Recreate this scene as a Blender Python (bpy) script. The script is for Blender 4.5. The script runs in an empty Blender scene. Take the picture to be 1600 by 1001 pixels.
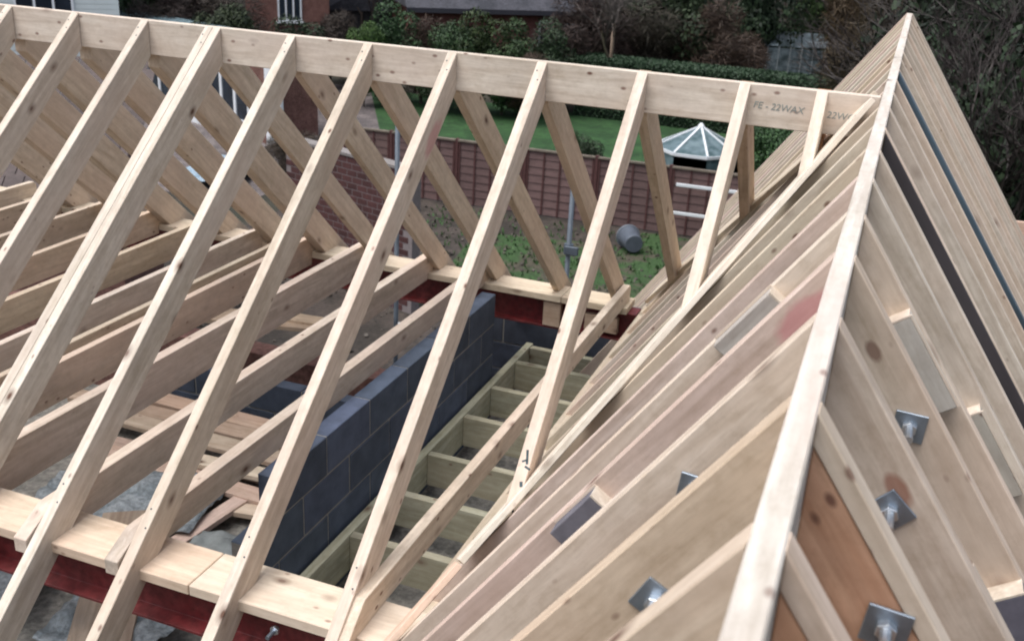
import bpy, bmesh, math, random
from mathutils import Vector, Matrix, noise
random.seed(7)
PI = math.pi
S = bpy.context.scene
C = S.collection

# ------------------------------------------------------------ camera, sky, sun, exposure
cam = bpy.data.cameras.new("camera"); co = bpy.data.objects.new("camera", cam); C.objects.link(co)
co.matrix_world = Matrix(((0.93263, -0.17776, 0.31402, 1.3324), (0.35736, 0.33448, -0.87202, -4.0433),
                          (0.04998, 0.92548, 0.37547, 0.5879), (0, 0, 0, 1)))
cam.sensor_width = 36; cam.lens = 36.16; cam.clip_start = .05; cam.clip_end = 600
cam.dof.use_dof = True; cam.dof.focus_distance = 3.4; cam.dof.aperture_fstop = 6.3
S.camera = co
W = bpy.data.worlds.new("World"); S.world = W; W.use_nodes = True
nt = W.node_tree; bg = nt.nodes["Background"]
sky = nt.nodes.new("ShaderNodeTexSky"); sky.sky_type = 'NISHITA'; sky.sun_disc = False
SUN_EL, SUN_AZ = math.radians(68), math.radians(222)
sky.sun_elevation = SUN_EL; sky.sun_rotation = SUN_AZ
sky.air_density = 1.0; sky.dust_density = 4.0; sky.ozone_density = 1.0
hs = nt.nodes.new("ShaderNodeHueSaturation"); hs.inputs['Saturation'].default_value = .60
nt.links.new(sky.outputs[0], hs.inputs['Color']); nt.links.new(hs.outputs[0], bg.inputs['Color'])
bg.inputs['Strength'].default_value = .092
sl = bpy.data.lights.new("sun", 'SUN'); sl.energy = 1.42; sl.angle = math.radians(55); sl.color = (1, .995, .985)
so = bpy.data.objects.new("sun", sl); C.objects.link(so)
sd = Vector((math.sin(SUN_AZ) * math.cos(SUN_EL), math.cos(SUN_AZ) * math.cos(SUN_EL), math.sin(SUN_EL)))
so.rotation_euler = sd.to_track_quat('Z', 'Y').to_euler(); so.location = (0, 0, 20)
S.view_settings.view_transform = 'Standard'; S.view_settings.look = 'None'
S.view_settings.exposure = .97; S.view_settings.gamma = 1; S.view_settings.use_curve_mapping = False
S.render.engine = 'CYCLES'; S.cycles.filter_width = 2.0
S.cycles.max_bounces = 6

# ------------------------------------------------------------ materials
def new_mat(name, rough=.8, metal=0):
    m = bpy.data.materials.new(name); m.use_nodes = True
    b = m.node_tree.nodes["Principled BSDF"]; b.inputs["Roughness"].default_value = rough; b.inputs["Metallic"].default_value = metal
    return m, m.node_tree, b
def N(t, ty, **kw):
    n = t.nodes.new(ty)
    for k, v in kw.items():
        if hasattr(n, k): setattr(n, k, v)
        else: n.inputs[k].default_value = v
    return n
def ramp(t, fac, stops):
    r = t.nodes.new("ShaderNodeValToRGB"); t.links.new(fac, r.inputs[0])
    e = r.color_ramp.elements
    while len(e) < len(stops): e.new(.5)
    for i, (p, c) in enumerate(stops):
        e[i].position = p; e[i].color = (*c, 1) if len(c) == 3 else c
    return r.outputs[0]
def mix(t, a, b, fac, mode='MIX'):
    n = t.nodes.new("ShaderNodeMix"); n.data_type = 'RGBA'; n.blend_type = mode
    for i, v in ((0, fac), (6, a), (7, b)):
        if hasattr(v, 'is_linked') or isinstance(v, bpy.types.NodeSocket): t.links.new(v, n.inputs[i])
        elif i == 0: n.inputs[0].default_value = v
        else: n.inputs[i].default_value = (*v, 1)
    return n.outputs[2]
def coords(t, scale, rnd=True):
    tc = t.nodes.new("ShaderNodeTexCoord"); mp = t.nodes.new("ShaderNodeMapping"); mp.inputs['Scale'].default_value = scale
    if rnd:
        oi = t.nodes.new("ShaderNodeObjectInfo"); mu = N(t, "ShaderNodeMath", operation='MULTIPLY'); mu.inputs[1].default_value = 37.0
        t.links.new(oi.outputs['Random'], mu.inputs[0])
        va = N(t, "ShaderNodeVectorMath", operation='ADD'); t.links.new(tc.outputs['Object'], va.inputs[0]); t.links.new(mu.outputs[0], va.inputs[1])
        t.links.new(va.outputs[0], mp.inputs[0])
    else: t.links.new(tc.outputs['Object'], mp.inputs[0])
    return mp.outputs[0]
def bump(t, b, h, strength=.3, dist=.002):
    bn = t.nodes.new("ShaderNodeBump"); bn.inputs['Strength'].default_value = strength; bn.inputs['Distance'].default_value = dist
    t.links.new(h, bn.inputs['Height']); t.links.new(bn.outputs[0], b.inputs['Normal'])

def wood(name, lo, hi, knot=(.10, .045, .025), knots=.62, stain=None, dirt=.25, dirtcol=(.22, .19, .17)):
    """sawn softwood, grain along the object's X axis; the object colour tints each board"""
    m, t, b = new_mat(name, .78)
    fine = N(t, "ShaderNodeTexNoise", Scale=1.0, Detail=6.0, Roughness=.65); t.links.new(coords(t, (12, 110, 110)), fine.inputs['Vector'])
    ring = N(t, "ShaderNodeTexNoise", Scale=1.0, Detail=2.5, Distortion=.8); t.links.new(coords(t, (2.4, 30, 30)), ring.inputs['Vector'])
    base = ramp(t, ring.outputs[0], [(.34, lo), (.50, [(a + c) / 2 for a, c in zip(lo, hi)]), (.64, hi)])
    g = ramp(t, fine.outputs[0], [(.25, (.87, .85, .82)), (.75, (1.08, 1.08, 1.08))])
    col = mix(t, base, g, 1.0, 'MULTIPLY')
    # knots
    vo = N(t, "ShaderNodeTexVoronoi", Scale=1.0, Randomness=1.0); t.links.new(coords(t, (5.0, 9, 9)), vo.inputs['Vector'])
    wn = N(t, "ShaderNodeSeparateColor"); t.links.new(vo.outputs['Color'], wn.inputs[0])
    gt = N(t, "ShaderNodeMath", operation='GREATER_THAN'); gt.inputs[1].default_value = knots; t.links.new(wn.outputs[0], gt.inputs[0])
    k = ramp(t, vo.outputs['Distance'], [(.05, (1, 1, 1)), (.10, (.55, .55, .55)), (.22, (0, 0, 0))])
    km = N(t, "ShaderNodeMath", operation='MULTIPLY'); t.links.new(k, km.inputs[0]); t.links.new(gt.outputs[0], km.inputs[1])
    col = mix(t, col, knot, km.outputs[0])
    v2 = N(t, "ShaderNodeTexVoronoi", Scale=1.0, Randomness=1.0); t.links.new(coords(t, (11, 19, 19)), v2.inputs['Vector'])
    w2 = N(t, "ShaderNodeSeparateColor"); t.links.new(v2.outputs['Color'], w2.inputs[0])
    g2 = N(t, "ShaderNodeMath", operation='GREATER_THAN'); g2.inputs[1].default_value = .74; t.links.new(w2.outputs[1], g2.inputs[0])
    k2 = ramp(t, v2.outputs['Distance'], [(.07, (1, 1, 1)), (.17, (0, 0, 0))])
    m2 = N(t, "ShaderNodeMath", operation='MULTIPLY'); t.links.new(k2, m2.inputs[0]); t.links.new(g2.outputs[0], m2.inputs[1])
    col = mix(t, col, (.16, .085, .06), m2.outputs[0])
    sc_ = N(t, "ShaderNodeTexNoise", Scale=1.0, Detail=4.0, Roughness=.7); t.links.new(coords(t, (22, 30, 30)), sc_.inputs['Vector'])
    col = mix(t, col, ramp(t, sc_.outputs[0], [(.30, (.87, .85, .82)), (.52, (1, 1, 1)), (.75, (1.06, 1.06, 1.06))]), 1.0, 'MULTIPLY')
    # handling dirt, weather greying
    dn = N(t, "ShaderNodeTexNoise", Scale=1.0, Detail=5.0, Roughness=.6); t.links.new(coords(t, (3.5, 7, 7)), dn.inputs['Vector'])
    df = ramp(t, dn.outputs[0], [(.50, (0, 0, 0)), (.74, (dirt, dirt, dirt))])
    col = mix(t, col, dirtcol, df)
    pn = N(t, "ShaderNodeTexNoise", Scale=1.0, Detail=2.0); t.links.new(coords(t, (1.3, 3, 3)), pn.inputs['Vector'])
    pf = ramp(t, pn.outputs[0], [(.42, (0, 0, 0)), (.62, (.35, .35, .35))])
    col = mix(t, col, (hi[0] * 1.0, hi[1] * .88, hi[2] * .86), pf)
    if stain:
        (sx, sz, rx, rz, sc) = stain
        tc = t.nodes.new("ShaderNodeTexCoord"); mp = t.nodes.new("ShaderNodeMapping"); mp.vector_type = 'POINT'
        mp.inputs['Location'].default_value = (-sx / rx, 0, -sz / rz); mp.inputs['Scale'].default_value = (1 / rx, 0, 1 / rz)
        t.links.new(tc.outputs['Object'], mp.inputs[0])
        ln = N(t, "ShaderNodeVectorMath", operation='LENGTH'); t.links.new(mp.outputs[0], ln.inputs[0])
        ad = N(t, "ShaderNodeMath", operation='MULTIPLY_ADD'); t.links.new(dn.outputs[0], ad.inputs[0]); ad.inputs[1].default_value = 1.2
        t.links.new(ln.outputs['Value'], ad.inputs[2])
        sf = ramp(t, ad.outputs[0], [(.75, (.75, .75, .75)), (1.0, (.45, .45, .45))]); 
        sf = ramp(t, ad.outputs[0], [(.8, (.7, .7, .7)), (1.0, (0, 0, 0))])
        col = mix(t, col, sc, sf)
    oi = t.nodes.new("ShaderNodeObjectInfo"); col = mix(t, col, oi.outputs['Color'], 1.0, 'MULTIPLY')
    t.links.new(col, b.inputs['Base Color'])
    bump(t, b, fine.outputs[0], .35, .0015)
    return m
PINE = wood("sawn_pine", (.555, .485, .405), (.70, .64, .56))
PINE_MAIN = PINE
PINE_DIRTY = wood("scuffed_pine", (.53, .445, .355), (.65, .565, .47), dirt=.55)
ORANGE = wood("heartwood", (.42, .255, .165), (.56, .385, .275))
GREENISH = wood("treated_timber", (.27, .25, .18), (.38, .36, .28), dirt=.6, dirtcol=(.12, .12, .09))
DARKWOOD = wood("old_boards", (.24, .18, .14), (.36, .29, .24), dirt=.6)

def flat(name, col, var=.2, scale=6.0, rough=.8, metal=0, bumps=.2, detail=5.0, tint=False, scl=(1, 1, 1)):
    m, t, b = new_mat(name, rough, metal)
    n = N(t, "ShaderNodeTexNoise", Scale=scale, Detail=detail, Roughness=.62); t.links.new(coords(t, scl), n.inputs['Vector'])
    c = ramp(t, n.outputs[0], [(.3, [x * (1 - var) for x in col]), (.7, [min(1, x * (1 + var)) for x in col])])
    if tint:
        oi = t.nodes.new("ShaderNodeObjectInfo"); c = mix(t, c, oi.outputs['Color'], 1.0, 'MULTIPLY')
    t.links.new(c, b.inputs['Base Color'])
    if bumps: bump(t, b, n.outputs[0], bumps, .004)
    return m
def two(name, a, b2, scale, lo=.42, hi=.58, rough=.9, c3=None, detail=8.0, bumpd=.02, tint=False):
    m, t, b = new_mat(name, rough)
    n = N(t, "ShaderNodeTexNoise", Scale=scale, Detail=detail, Roughness=.65); t.links.new(coords(t, (1, 1, 1), False), n.inputs['Vector'])
    c = ramp(t, n.outputs[0], [(lo, a), (hi, b2)])
    n2 = N(t, "ShaderNodeTexNoise", Scale=scale * 9, Detail=4.0); t.links.new(coords(t, (1, 1, 1), False), n2.inputs['Vector'])
    g = ramp(t, n2.outputs[0], [(.3, (.6, .6, .6)), (.7, (1.3, 1.3, 1.3))])
    c = mix(t, c, g, 1.0, 'MULTIPLY')
    t.links.new(c, b.inputs['Base Color']); bump(t, b, n2.outputs[0], .5, bumpd)
    return m
RED = two("red_oxide_steel", (.125, .012, .014), (.165, .034, .034), 3.5, rough=.55, bumpd=.001)
BLOCK = flat("dense_block", (.070, .089, .130), .28, 9, .95, bumps=.6, tint=True)
MORTAR = flat("mortar", (.27, .26, .24), .2, 20)
ZINC = flat("zinc_plate", (.34, .40, .47), .25, 12, .38, .85, bumps=.05)
ZINC_BRIGHT = flat("bright_zinc", (.70, .74, .78), .1, 20, .28, .9, bumps=0)
STEELDARK = flat("dark_flitch_steel", (.060, .052, .056), .25, 5, .6, .1, scl=(.4, 3, 3))
STEELBLUE = flat("blue_grey_flitch_steel", (.085, .125, .16), .3, 6, .5, .3, scl=(.4, 3, 3))
BLOCKGREY = wood("grey_packer_wood", (.42, .40, .37), (.56, .54, .50), dirt=.5)
SLATEPACK = flat("slate_grey_packer", (.15, .145, .165), .25, 14, .8, tint=True)
INK = flat("stamp_ink", (.05, .075, .085), .3, 40, .8, bumps=0)
INKG = flat("smudged_ink", (.23, .26, .245), .3, 40, .8, bumps=0)
WHITE = flat("white_upvc", (.74, .77, .80), .05, 5, .45, bumps=0)
GLASSD = flat("dark_window_glass", (.02, .028, .04), .4, 1.5, .08, bumps=0)
PIPE = flat("galvanised_tube", (.075, .095, .12), .3, 10, .6, .1)
SHEET = two("crumpled_blue_sheet", (.15, .18, .20), (.27, .30, .32), 5, rough=.5)
DUST = two("dusty_deck", (.15, .145, .13), (.25, .235, .21), 4)
SOIL = two("bare_soil", (.030, .024, .019), (.062, .048, .040), 1.4, c3=None)
GRASS = two("lawn_grass", (.012, .048, .010), (.024, .076, .019), .8)
ROUGHG = two("rough_grass", (.030, .070, .018), (.062, .055, .036), 1.2, .48, .56)
HILLM = two("winter_wood_floor", (.020, .022, .013), (.05, .042, .030), .15)
FENCEM = flat("fence_stain", (.140, .088, .080), .22, 5, .85, tint=True, scl=(1, 1, 5))
FENCED = flat("fence_batten_wood", (.085, .034, .032), .2, 5, .85)
BRICKR = flat("brick_red", (.075, .030, .028), .25, 14, .9, tint=True)
BRICKFAR = two("far_brickwork", (.15, .072, .058), (.20, .10, .082), 3)
CLAD = flat("white_weatherboard", (.60, .66, .66), .06, 2, .6)
ROOFG = two("grey_roof_tiles", (.036, .038, .047), (.062, .062, .075), 1.5)
TILE = flat("brown_roof_tile", (.085, .066, .062), .25, 10, .85, tint=True)
PAVE = two("patio_paving", (.10, .085, .085), (.17, .145, .14), 1.5)
m, t, b = new_mat("glass_panel", .12); b.inputs['Base Color'].default_value = (.30, .42, .46, 1)
n = N(t, "ShaderNodeTexNoise", Scale=5.0, Detail=3.0); t.links.new(coords(t, (1, 1, 1)), n.inputs['Vector'])
t.links.new(ramp(t, n.outputs[0], [(.35, (.13, .21, .23)), (.65, (.30, .40, .44))]), b.inputs['Base Color']); GLASSR = m
def leafm(name, a, b2):
    m, t, b = new_mat(name, .7)
    gi = t.nodes.new("ShaderNodeNewGeometry")
    c = ramp(t, gi.outputs['Random Per Island'], [(0, a), (1, b2)])
    oi = t.nodes.new("ShaderNodeObjectInfo"); c = mix(t, c, oi.outputs['Color'], 1.0, 'MULTIPLY')
    t.links.new(c, b.inputs['Base Color']); return m
LEAF = leafm("evergreen_leaves", (.010, .022, .009), (.042, .075, .028))
LEAFB = leafm("winter_brown_leaves", (.030, .022, .016), (.075, .058, .040))
TWIG = leafm("bare_twigs", (.040, .032, .030), (.095, .078, .070))
BARK = flat("bark", (.07, .055, .045), .35, 8, .95, tint=True)
HEDGE = leafm("hedge_leaves", (.008, .026, .009), (.022, .058, .020))

# ------------------------------------------------------------ helpers
def link(o, parent=None):
    C.objects.link(o)
    if parent: o.parent = parent
    return o
def tag(o, label=None, cat=None, group=None, kind=None):
    for k, v in (('label', label), ('category', cat), ('group', group), ('kind', kind)):
        if v: o[k] = v
    return o
def thing(name, label, cat, loc=(0, 0, 0), group=None):
    o = bpy.data.objects.new(name, None); o.location = loc; o.empty_display_size = .1; C.objects.link(o)
    return tag(o, label, cat, group)
def mesh_obj(name, bm, mat, parent=None, mw=None, color=None, bevel=0, smooth=False):
    if bevel:
        bmesh.ops.bevel(bm, geom=[e for e in bm.edges], offset=bevel, segments=1, affect='EDGES', clamp_overlap=True)
    bmesh.ops.recalc_face_normals(bm, faces=bm.faces)
    me = bpy.data.meshes.new(name); bm.to_mesh(me); bm.free(); me.materials.append(mat)
    if smooth:
        for p in me.polygons: p.use_smooth = True
    o = bpy.data.objects.new(name, me); C.objects.link(o)
    M = mw if mw is not None else Matrix.Identity(4)
    if parent:
        o.parent = parent; o.matrix_local = Matrix.Translation(parent_world(parent)).inverted() @ M
    else: o.matrix_world = M
    o.color = (*color, 1) if color else (1, 1, 1, 1)
    return o
def parent_world(o):
    v = Vector(o.matrix_basis.translation) if not o.parent else Vector(o.matrix_local.translation) + parent_world(o.parent)
    return v
def frame(P, d, up=(0, 0, 1)):
    """matrix with X along d, Z as near 'up' as possible"""
    x = Vector(d).normalized(); z = Vector(up); z = (z - x * z.dot(x)).normalized(); y = z.cross(x)
    M = Matrix((x, y, z)).transposed().to_4x4(); M.translation = Vector(P); return M
def prism(prof, y0, y1):
    """profile [(x,z)] extruded along local y"""
    bm = bmesh.new()
    a = [bm.verts.new((x, y0, z)) for x, z in prof]; c = [bm.verts.new((x, y1, z)) for x, z in prof]
    n = len(prof); bm.faces.new(a); bm.faces.new(list(reversed(c)))
    for i in range(n): bm.faces.new((a[i], c[i], c[(i + 1) % n], a[(i + 1) % n]))
    return bm
def box(x0, x1, y0, y1, z0, z1): return prism([(x0, z0), (x1, z0), (x1, z1), (x0, z1)], y0, y1)
def add(bm, bm2, M=None):
    me = bpy.data.meshes.new("tmp"); bm2.to_mesh(me); bm2.free()
    if M is not None: me.transform(M)
    bm.from_mesh(me); bpy.data.meshes.remove(me); return bm
def cyl(r, h, n=12, r2=None):
    bm = bmesh.new(); bmesh.ops.create_cone(bm, cap_ends=True, segments=n, radius1=r, radius2=r if r2 is None else r2, depth=h)
    return bm
def tint(c=.09, base=(1, 1, 1)):
    v = 1 + random.uniform(-c, c); w = random.uniform(-c, c) * .5
    return (base[0] * v * (1 + w * .3), base[1] * v * (1 - w * .1), base[2] * v * (1 - w))
def timber(name, P0, P1, w, d, mat=None, parent=None, up=(0, 0, 1), color=None, cut0=None, cut1=None, clip=(), side=0, bev=.0022):
    """a board from P0 to P1 (middle of its top face); cut0/cut1 'v' = plumb cut; clip = planes (co, outward normal)"""
    P0 = Vector(P0); P1 = Vector(P1); L = (P1 - P0).length; M = frame(P0, P1 - P0, up)
    X = M.col[0].to_3d(); Zc = M.col[2].to_3d()
    s = X.z / max(1e-6, math.sqrt(X.x ** 2 + X.y ** 2))       # plumb cut shift along x for depth d
    sh = d * X.z / max(1e-6, Zc.z)
    x0b = -sh if cut0 == 'v' else 0; x1b = L + (-sh if cut1 == 'v' else 0)
    bm = prism([(0, 0), (L, 0), (x1b, -d), (x0b, -d)], -w / 2, w / 2)
    if clip:
        bm.transform(M)
        for cco, cno in clip:
            g = bm.verts[:] + bm.edges[:] + bm.faces[:]
            r = bmesh.ops.bisect_plane(bm, geom=g, plane_co=cco, plane_no=cno, clear_outer=True)
            ed = [e for e in r['geom_cut'] if isinstance(e, bmesh.types.BMEdge)]
            if ed:
                bmesh.ops.holes_fill(bm, edges=ed)
        bm.transform(M.inverted())
    color = color or tint()
    if mat is not ORANGE: g_ = sum(color) / 3; color = tuple(g_ + (c - g_) * .6 for c in color)
    return mesh_obj(name, bm, mat or PINE, parent, M, color, bevel=bev)
def copy_part(src, parent, M, color=None, name=None):
    o = src.copy(); C.objects.link(o); o.parent = parent
    o.matrix_local = Matrix.Translation(parent_world(parent)).inverted() @ M
    if color: o.color = (*color, 1)
    return o

# ------------------------------------------------------------ roof geometry
t1, t2, XR = .8959, 1.4185, 1.2865     # pitches of the two roofs, x of the cross ridge
T, D1 = .042, .122                     # rafter thickness and depth
PZ = -1.5886                           # top of the wall plates
def zt(y): return -t1 * (abs(y) - .019)

# ---- main roof
MR = thing("roof_frame", "main roof frame of pale sawn rafters pitched either side of the long ridge board, at left", "roof frame", (-.6, 0, PZ))
rb = timber("ridge_board", (-5.2, 0, 0), (XR - .021, 0, 0), .036, .158, PINE_MAIN, MR, color=(1.02, .99, .96), bev=.003)
rb['label'] = "long pale ridge board with dark stamped letters at its right end"
near = [(-4.10, -4.14), (-3.68, -3.71), (-3.26, -3.29), (-2.84, -2.87), (-2.435, -2.46), (-2.03, -2.075), (-1.674, -1.70), (-1.241, -1.236),
        (-.861, -.854), (-.465, -.455), (-.067, -.048), (.35, .388), (.752, .77), (1.038, 1.042)]
v2n = Vector((-t2, 0, 1)).normalized()
tints = [(1, .98, .95)] * 5 + [(.98, .97, .94), (.96, .96, .94), (1.0, 1.0, .98), (.93, .88, .80), (1.04, .97, .93), (1.06, 1.0, .97), (1.06, .97, .93), (1.04, 1.02, 1.0), (1.08, 1.05, 1.03)]
STAINED = wood("pine_red_stained", (.555, .485, .405), (.70, .64, .56), stain=(.36, -.09, .24, .13, (.52, .27, .27)))
for i, (xt, xb) in enumerate(near):
    w = T
    jack = i >= 11
    # near slope: from the ridge face to the eaves
    y1 = -2.30
    if jack:
        h = (XR - .02 - xt) * t2 + .02; y1 = -(h / t1) - .10
    f = (abs(y1)) / 1.85
    x0c = xt + w / 2; x1c = xt + w / 2 + (xb - xt) * f
    clip = [((XR, 0, .030), -v2n)] if jack else []
    if jack: clip = [((XR, 0, .034 / v2n.z * 1.0), -v2n)]
    # keep the part above roof 2's slope boards
    o = timber("rafter", (x0c, -.019, 0), (x1c, y1, zt(y1)), w, D1, STAINED if i == 9 else PINE_MAIN, MR, color=tints[i], cut0='v', cut1='v', clip=clip)
    if i == 6:
        o['label'] = "right-hand rafter of the doubled pair, third gap from the left end of the ridge"
        o2 = timber("rafter", (x0c + T + .001, -.019, 0), (x1c + T + .001, y1, zt(y1)), w, D1, PINE_MAIN, MR, color=(1.0, .99, .97), cut0='v', cut1='v')
    if i == 9: o['label'] = "rafter with a faint red stain below the ridge"
# far slope
fartops = [x for x, _ in near]
farc = [(1.04, .91, .76)] * 8 + [(1.02, .88, .72), (1.0, .86, .68), (.98, .83, .66), (.95, .80, .62), (.88, .66, .46), (.8, .6, .4)]
for i, xt in enumerate(fartops):
    jack = i >= 11
    y1 = 2.12
    if jack:
        h = (XR - .02 - xt) * t2 + .02; y1 = h / t1 + .10
    drift = .02 * math.sin(i * 2.1) - .02
    clip = [((XR, 0, .034 / v2n.z), -v2n)] if jack else []
    o = timber("rafter", (xt + T / 2 + .003, .019, 0), (xt + T / 2 + drift + (.05 if i in (8, 9) else 0), y1, zt(y1)), T * (1.7 if i <= 5 else 1), .165 if i <= 5 else D1 + .012, ORANGE if i == 13 else PINE, MR, color=farc[i], cut0='v', cut1='v', clip=clip)
# wall plates: two boards end to end on each steel
def plate(y0, y1, joints, cols, z=PZ, h=.042, mat=PINE):
    for k in range(len(joints) - 1):
        a, b2 = joints[k] + .0015, joints[k + 1] - .0015
        bm = box(0, b2 - a, -(y1 - y0) / 2, (y1 - y0) / 2, -h, 0)
        mesh_obj("wall_plate", bm, mat, MR, frame((a, (y0 + y1) / 2, z), (1, 0, 0)), cols[k], bevel=.003)
plate(-1.713, -1.509, [-5.2, -2.9, -.612, .42], [(.98, .88, .78), (1.0, .90, .80), (1.0, .97, .90)])
plate(1.505, 1.70, [-5.2, -2.35, -.36, .05], [(.98, .93, .82), (1.0, .95, .84), (.96, .92, .80)])
# ceiling joists beside the rafters, ends cut to the roof slope
js = [(-4.50, .17), (-4.143, .17), (-3.713, .17), (-3.293, .17), (-2.873, .17), (-2.463, .17), (-2.078, .19), (-1.703, .20), (-1.243, .15), (-.860, .12), (.028, .10)]
jc = [(1.0, .93, .86)] * 3 + [(1.04, .93, .84), (1.0, .93, .82), (1.04, 1.01, 1.0), (1.0, .95, .93), (.98, .92, .90), (.98, .93, .90), (.90, .89, .90), (1.02, .96, .90)]
for i, (xr, d) in enumerate(js):
    zt0 = PZ + .105; ye = 1.655 if i < 10 else 1.645
    yn = (-1.775 if i < 10 else -1.93) + .015 * (i % 2); ztn = zt(yn) + .004
    ys = -((-zt0) / t1 + .019) + .02      # where the slope meets the joist top
    prof = [(yn, ztn - .05), (yn, ztn), (ys, zt0), (ye - .02, zt0), (ye, zt0 - .02), (ye, PZ + .001), (1.50, PZ + .001), (1.50, zt0 - d), (-1.505, zt0 - d), (-1.505, PZ + .001), (-1.72, PZ + .001), (-1.72, ztn - .05)]
    wj = T + (.014 if i in (7, 8, 9) else 0)
    if i in (7, 8, 9): prof[0] = (yn, ztn - .045); prof[1] = (yn, ztn + .012); prof[2] = (ys + .012, zt0)
    bm = prism(prof, -wj / 2, wj / 2)
    o = mesh_obj("ceiling_joist", bm, PINE_DIRTY if i in (9, 6) else PINE, MR, frame((xr - wj / 2, 0, 0), (0, 1, 0)), jc[i], bevel=.002)
# a few shallow intermediate joists and binders
for xr, z0, y0, y1 in ((-2.19, -1.47, -1.45, 1.45), (-3.34, -1.56, -1.4, 1.45), (-2.62, -1.58, -1.4, 1.45)):
    timber("ceiling_joist", (xr, y0, z0), (xr, y1, z0), .035, .07, PINE, MR, color=(.90, .82, .68))
# timber packers in the far steel's web beside the cross roof
for x0, x1, z0, z1 in ((-.475, -.365, -1.645, -1.80), (-.21, -.005, -1.675, -1.775)):
    mesh_obj("packer", box(0, x1 - x0, -.02, .02, z1 - z0, 0), PINE, MR, frame((x0, 1.545, z0), (1, 0, 0)), (.72, .60, .52), bevel=.003)
# stamped letters on the ridge board
def text(body, size, M, mat, parent, name="stamp"):
    cu = bpy.data.curves.new(name, 'FONT'); cu.body = body; cu.size = size; cu.extrude = .0006; cu.resolution_u = 2; cu.shear = .15
    ob = bpy.data.objects.new("tmp_text", cu); C.objects.link(ob)
    dg = bpy.context.evaluated_depsgraph_get(); me = bpy.data.meshes.new_from_object(ob.evaluated_get(dg)); me.name = name
    C.objects.unlink(ob); bpy.data.objects.remove(ob)
    me.materials.clear(); me.materials.append(mat)
    o = bpy.data.objects.new(name, me); C.objects.link(o); o.parent = parent
    o.matrix_local = Matrix.Translation(parent_world(parent)).inverted() @ M
    return o
Mt = Matrix(((1, 0, 0, .815), (0, 0, -1, -.0187), (0, 1, 0, -.098), (0, 0, 0, 1))) @ Matrix.Rotation(math.radians(-1.5), 4, 'Z')
def tmat(x, z, r=-1.5): return Matrix.Translation((x, -.0187, z)) @ Matrix.Rotation(PI / 2, 4, 'X') @ Matrix.Rotation(math.radians(r), 4, 'Z')
text("FE - 22WAX", .036, tmat(.812, -.088), INKG, MR)
text("22WGS", .036, tmat(1.085, -.096), INKG, MR)
# crayon figures on the lowest long jack rafter: short marks on its top face
def on_slope(x, y): return Vector((x, y, zt(y)))
fx = Vector((0, -1, -t1)).normalized(); fz = Vector((0, -t1, 1)).normalized()
for (yy, dx, L, wd, r) in ((-1.235, .010, .05, .008, .25), (-1.262, .022, .022, .007, 1.2), (-1.245, .006, .02, .006, -1.0), (-1.305, .018, .018, .010, .3), (-1.34, .028, .013, .009, 1.3), (-1.375, .02, .022, .008, .6)):
    M = frame(on_slope(.39 + dx, yy) + fz * .0004, fx, fz) @ Matrix.Rotation(r, 4, 'Z')
    mesh_obj("crayon_mark", box(-L / 2, L / 2, -wd / 2, wd / 2, 0, .0008), INK, MR, M)

nbm = cyl(.0032, .002, 8)
nme = bpy.data.meshes.new("nail_head"); nbm.to_mesh(nme); nbm.free(); nme.materials.append(INK)
for i, (xt, xb) in enumerate(near[3:11]):
    for dx, yy in ((.012, -.055), (.028, -.09), (.018, -1.60), (.030, -1.65)):
        x = xt + (xb - xt) * abs(yy) / 1.85 + dx
        o = bpy.data.objects.new("nail_head", nme); C.objects.link(o); o.parent = MR
        o.matrix_local = Matrix.Translation(parent_world(MR)).inverted() @ frame(on_slope(x, yy) + fz * .0006, fx, fz)
# ---- steel beams
def ibeam(name, label, y, x0, x1, z0, h, b, tf=.011, tw=.009):
    prof_bm = bmesh.new()
    pts = [(-b / 2, 0), (b / 2, 0), (b / 2, -tf), (tw / 2, -tf - .008), (tw / 2, -h + tf + .008), (b / 2, -h + tf), (b / 2, -h), (-b / 2, -h), (-b / 2, -h + tf), (-tw / 2, -h + tf + .008), (-tw / 2, -tf - .008), (-b / 2, -tf)]
    o = mesh_obj(name, prism([(p, z) for p, z in pts], 0, x1 - x0), RED, None, frame((x0, y, z0), (0, 1, 0)) @ Matrix.Rotation(PI, 4, 'Z') @ Matrix.Identity(4), bevel=.001)
    return tag(o, label, "steel beam")
ibeam("steel_beam", "dark red steel beam under the plate at the near eaves, bottom left", -1.625, -5.2, .45, PZ - .044, .185, .12)
ibeam("steel_beam", "dark red steel beam under the far wall plate, behind the ceiling joists", 1.60, -5.2, .10, PZ - .044, .185, .12)
# fixings in the beams
def coach_bolt(P, label, horiz=True):
    o = thing("bolt", label, "bolt", P)
    bm = cyl(.017, .012, 6); bmesh.ops.rotate(bm, verts=bm.verts, matrix=Matrix.Rotation(PI / 2, 3, 'X'))
    mesh_obj("nut", bm, ZINC_BRIGHT, o, Matrix.Translation(P), bevel=.001)
    bm = cyl(.008, .06, 10); bmesh.ops.rotate(bm, verts=bm.verts, matrix=Matrix.Rotation(PI / 2, 3, 'X'))
    mesh_obj("shank", bm, ZINC, o, Matrix.Translation(Vector(P) + Vector((0, -.015, 0))))
    return o
coach_bolt((-.285, -1.70, -1.675), "zinc bolt poking out under the near wall plate, bottom edge of the picture")
coach_bolt((-.155, 1.515, -1.738), "pale bolt head on the timber packer in the far red beam")

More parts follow.
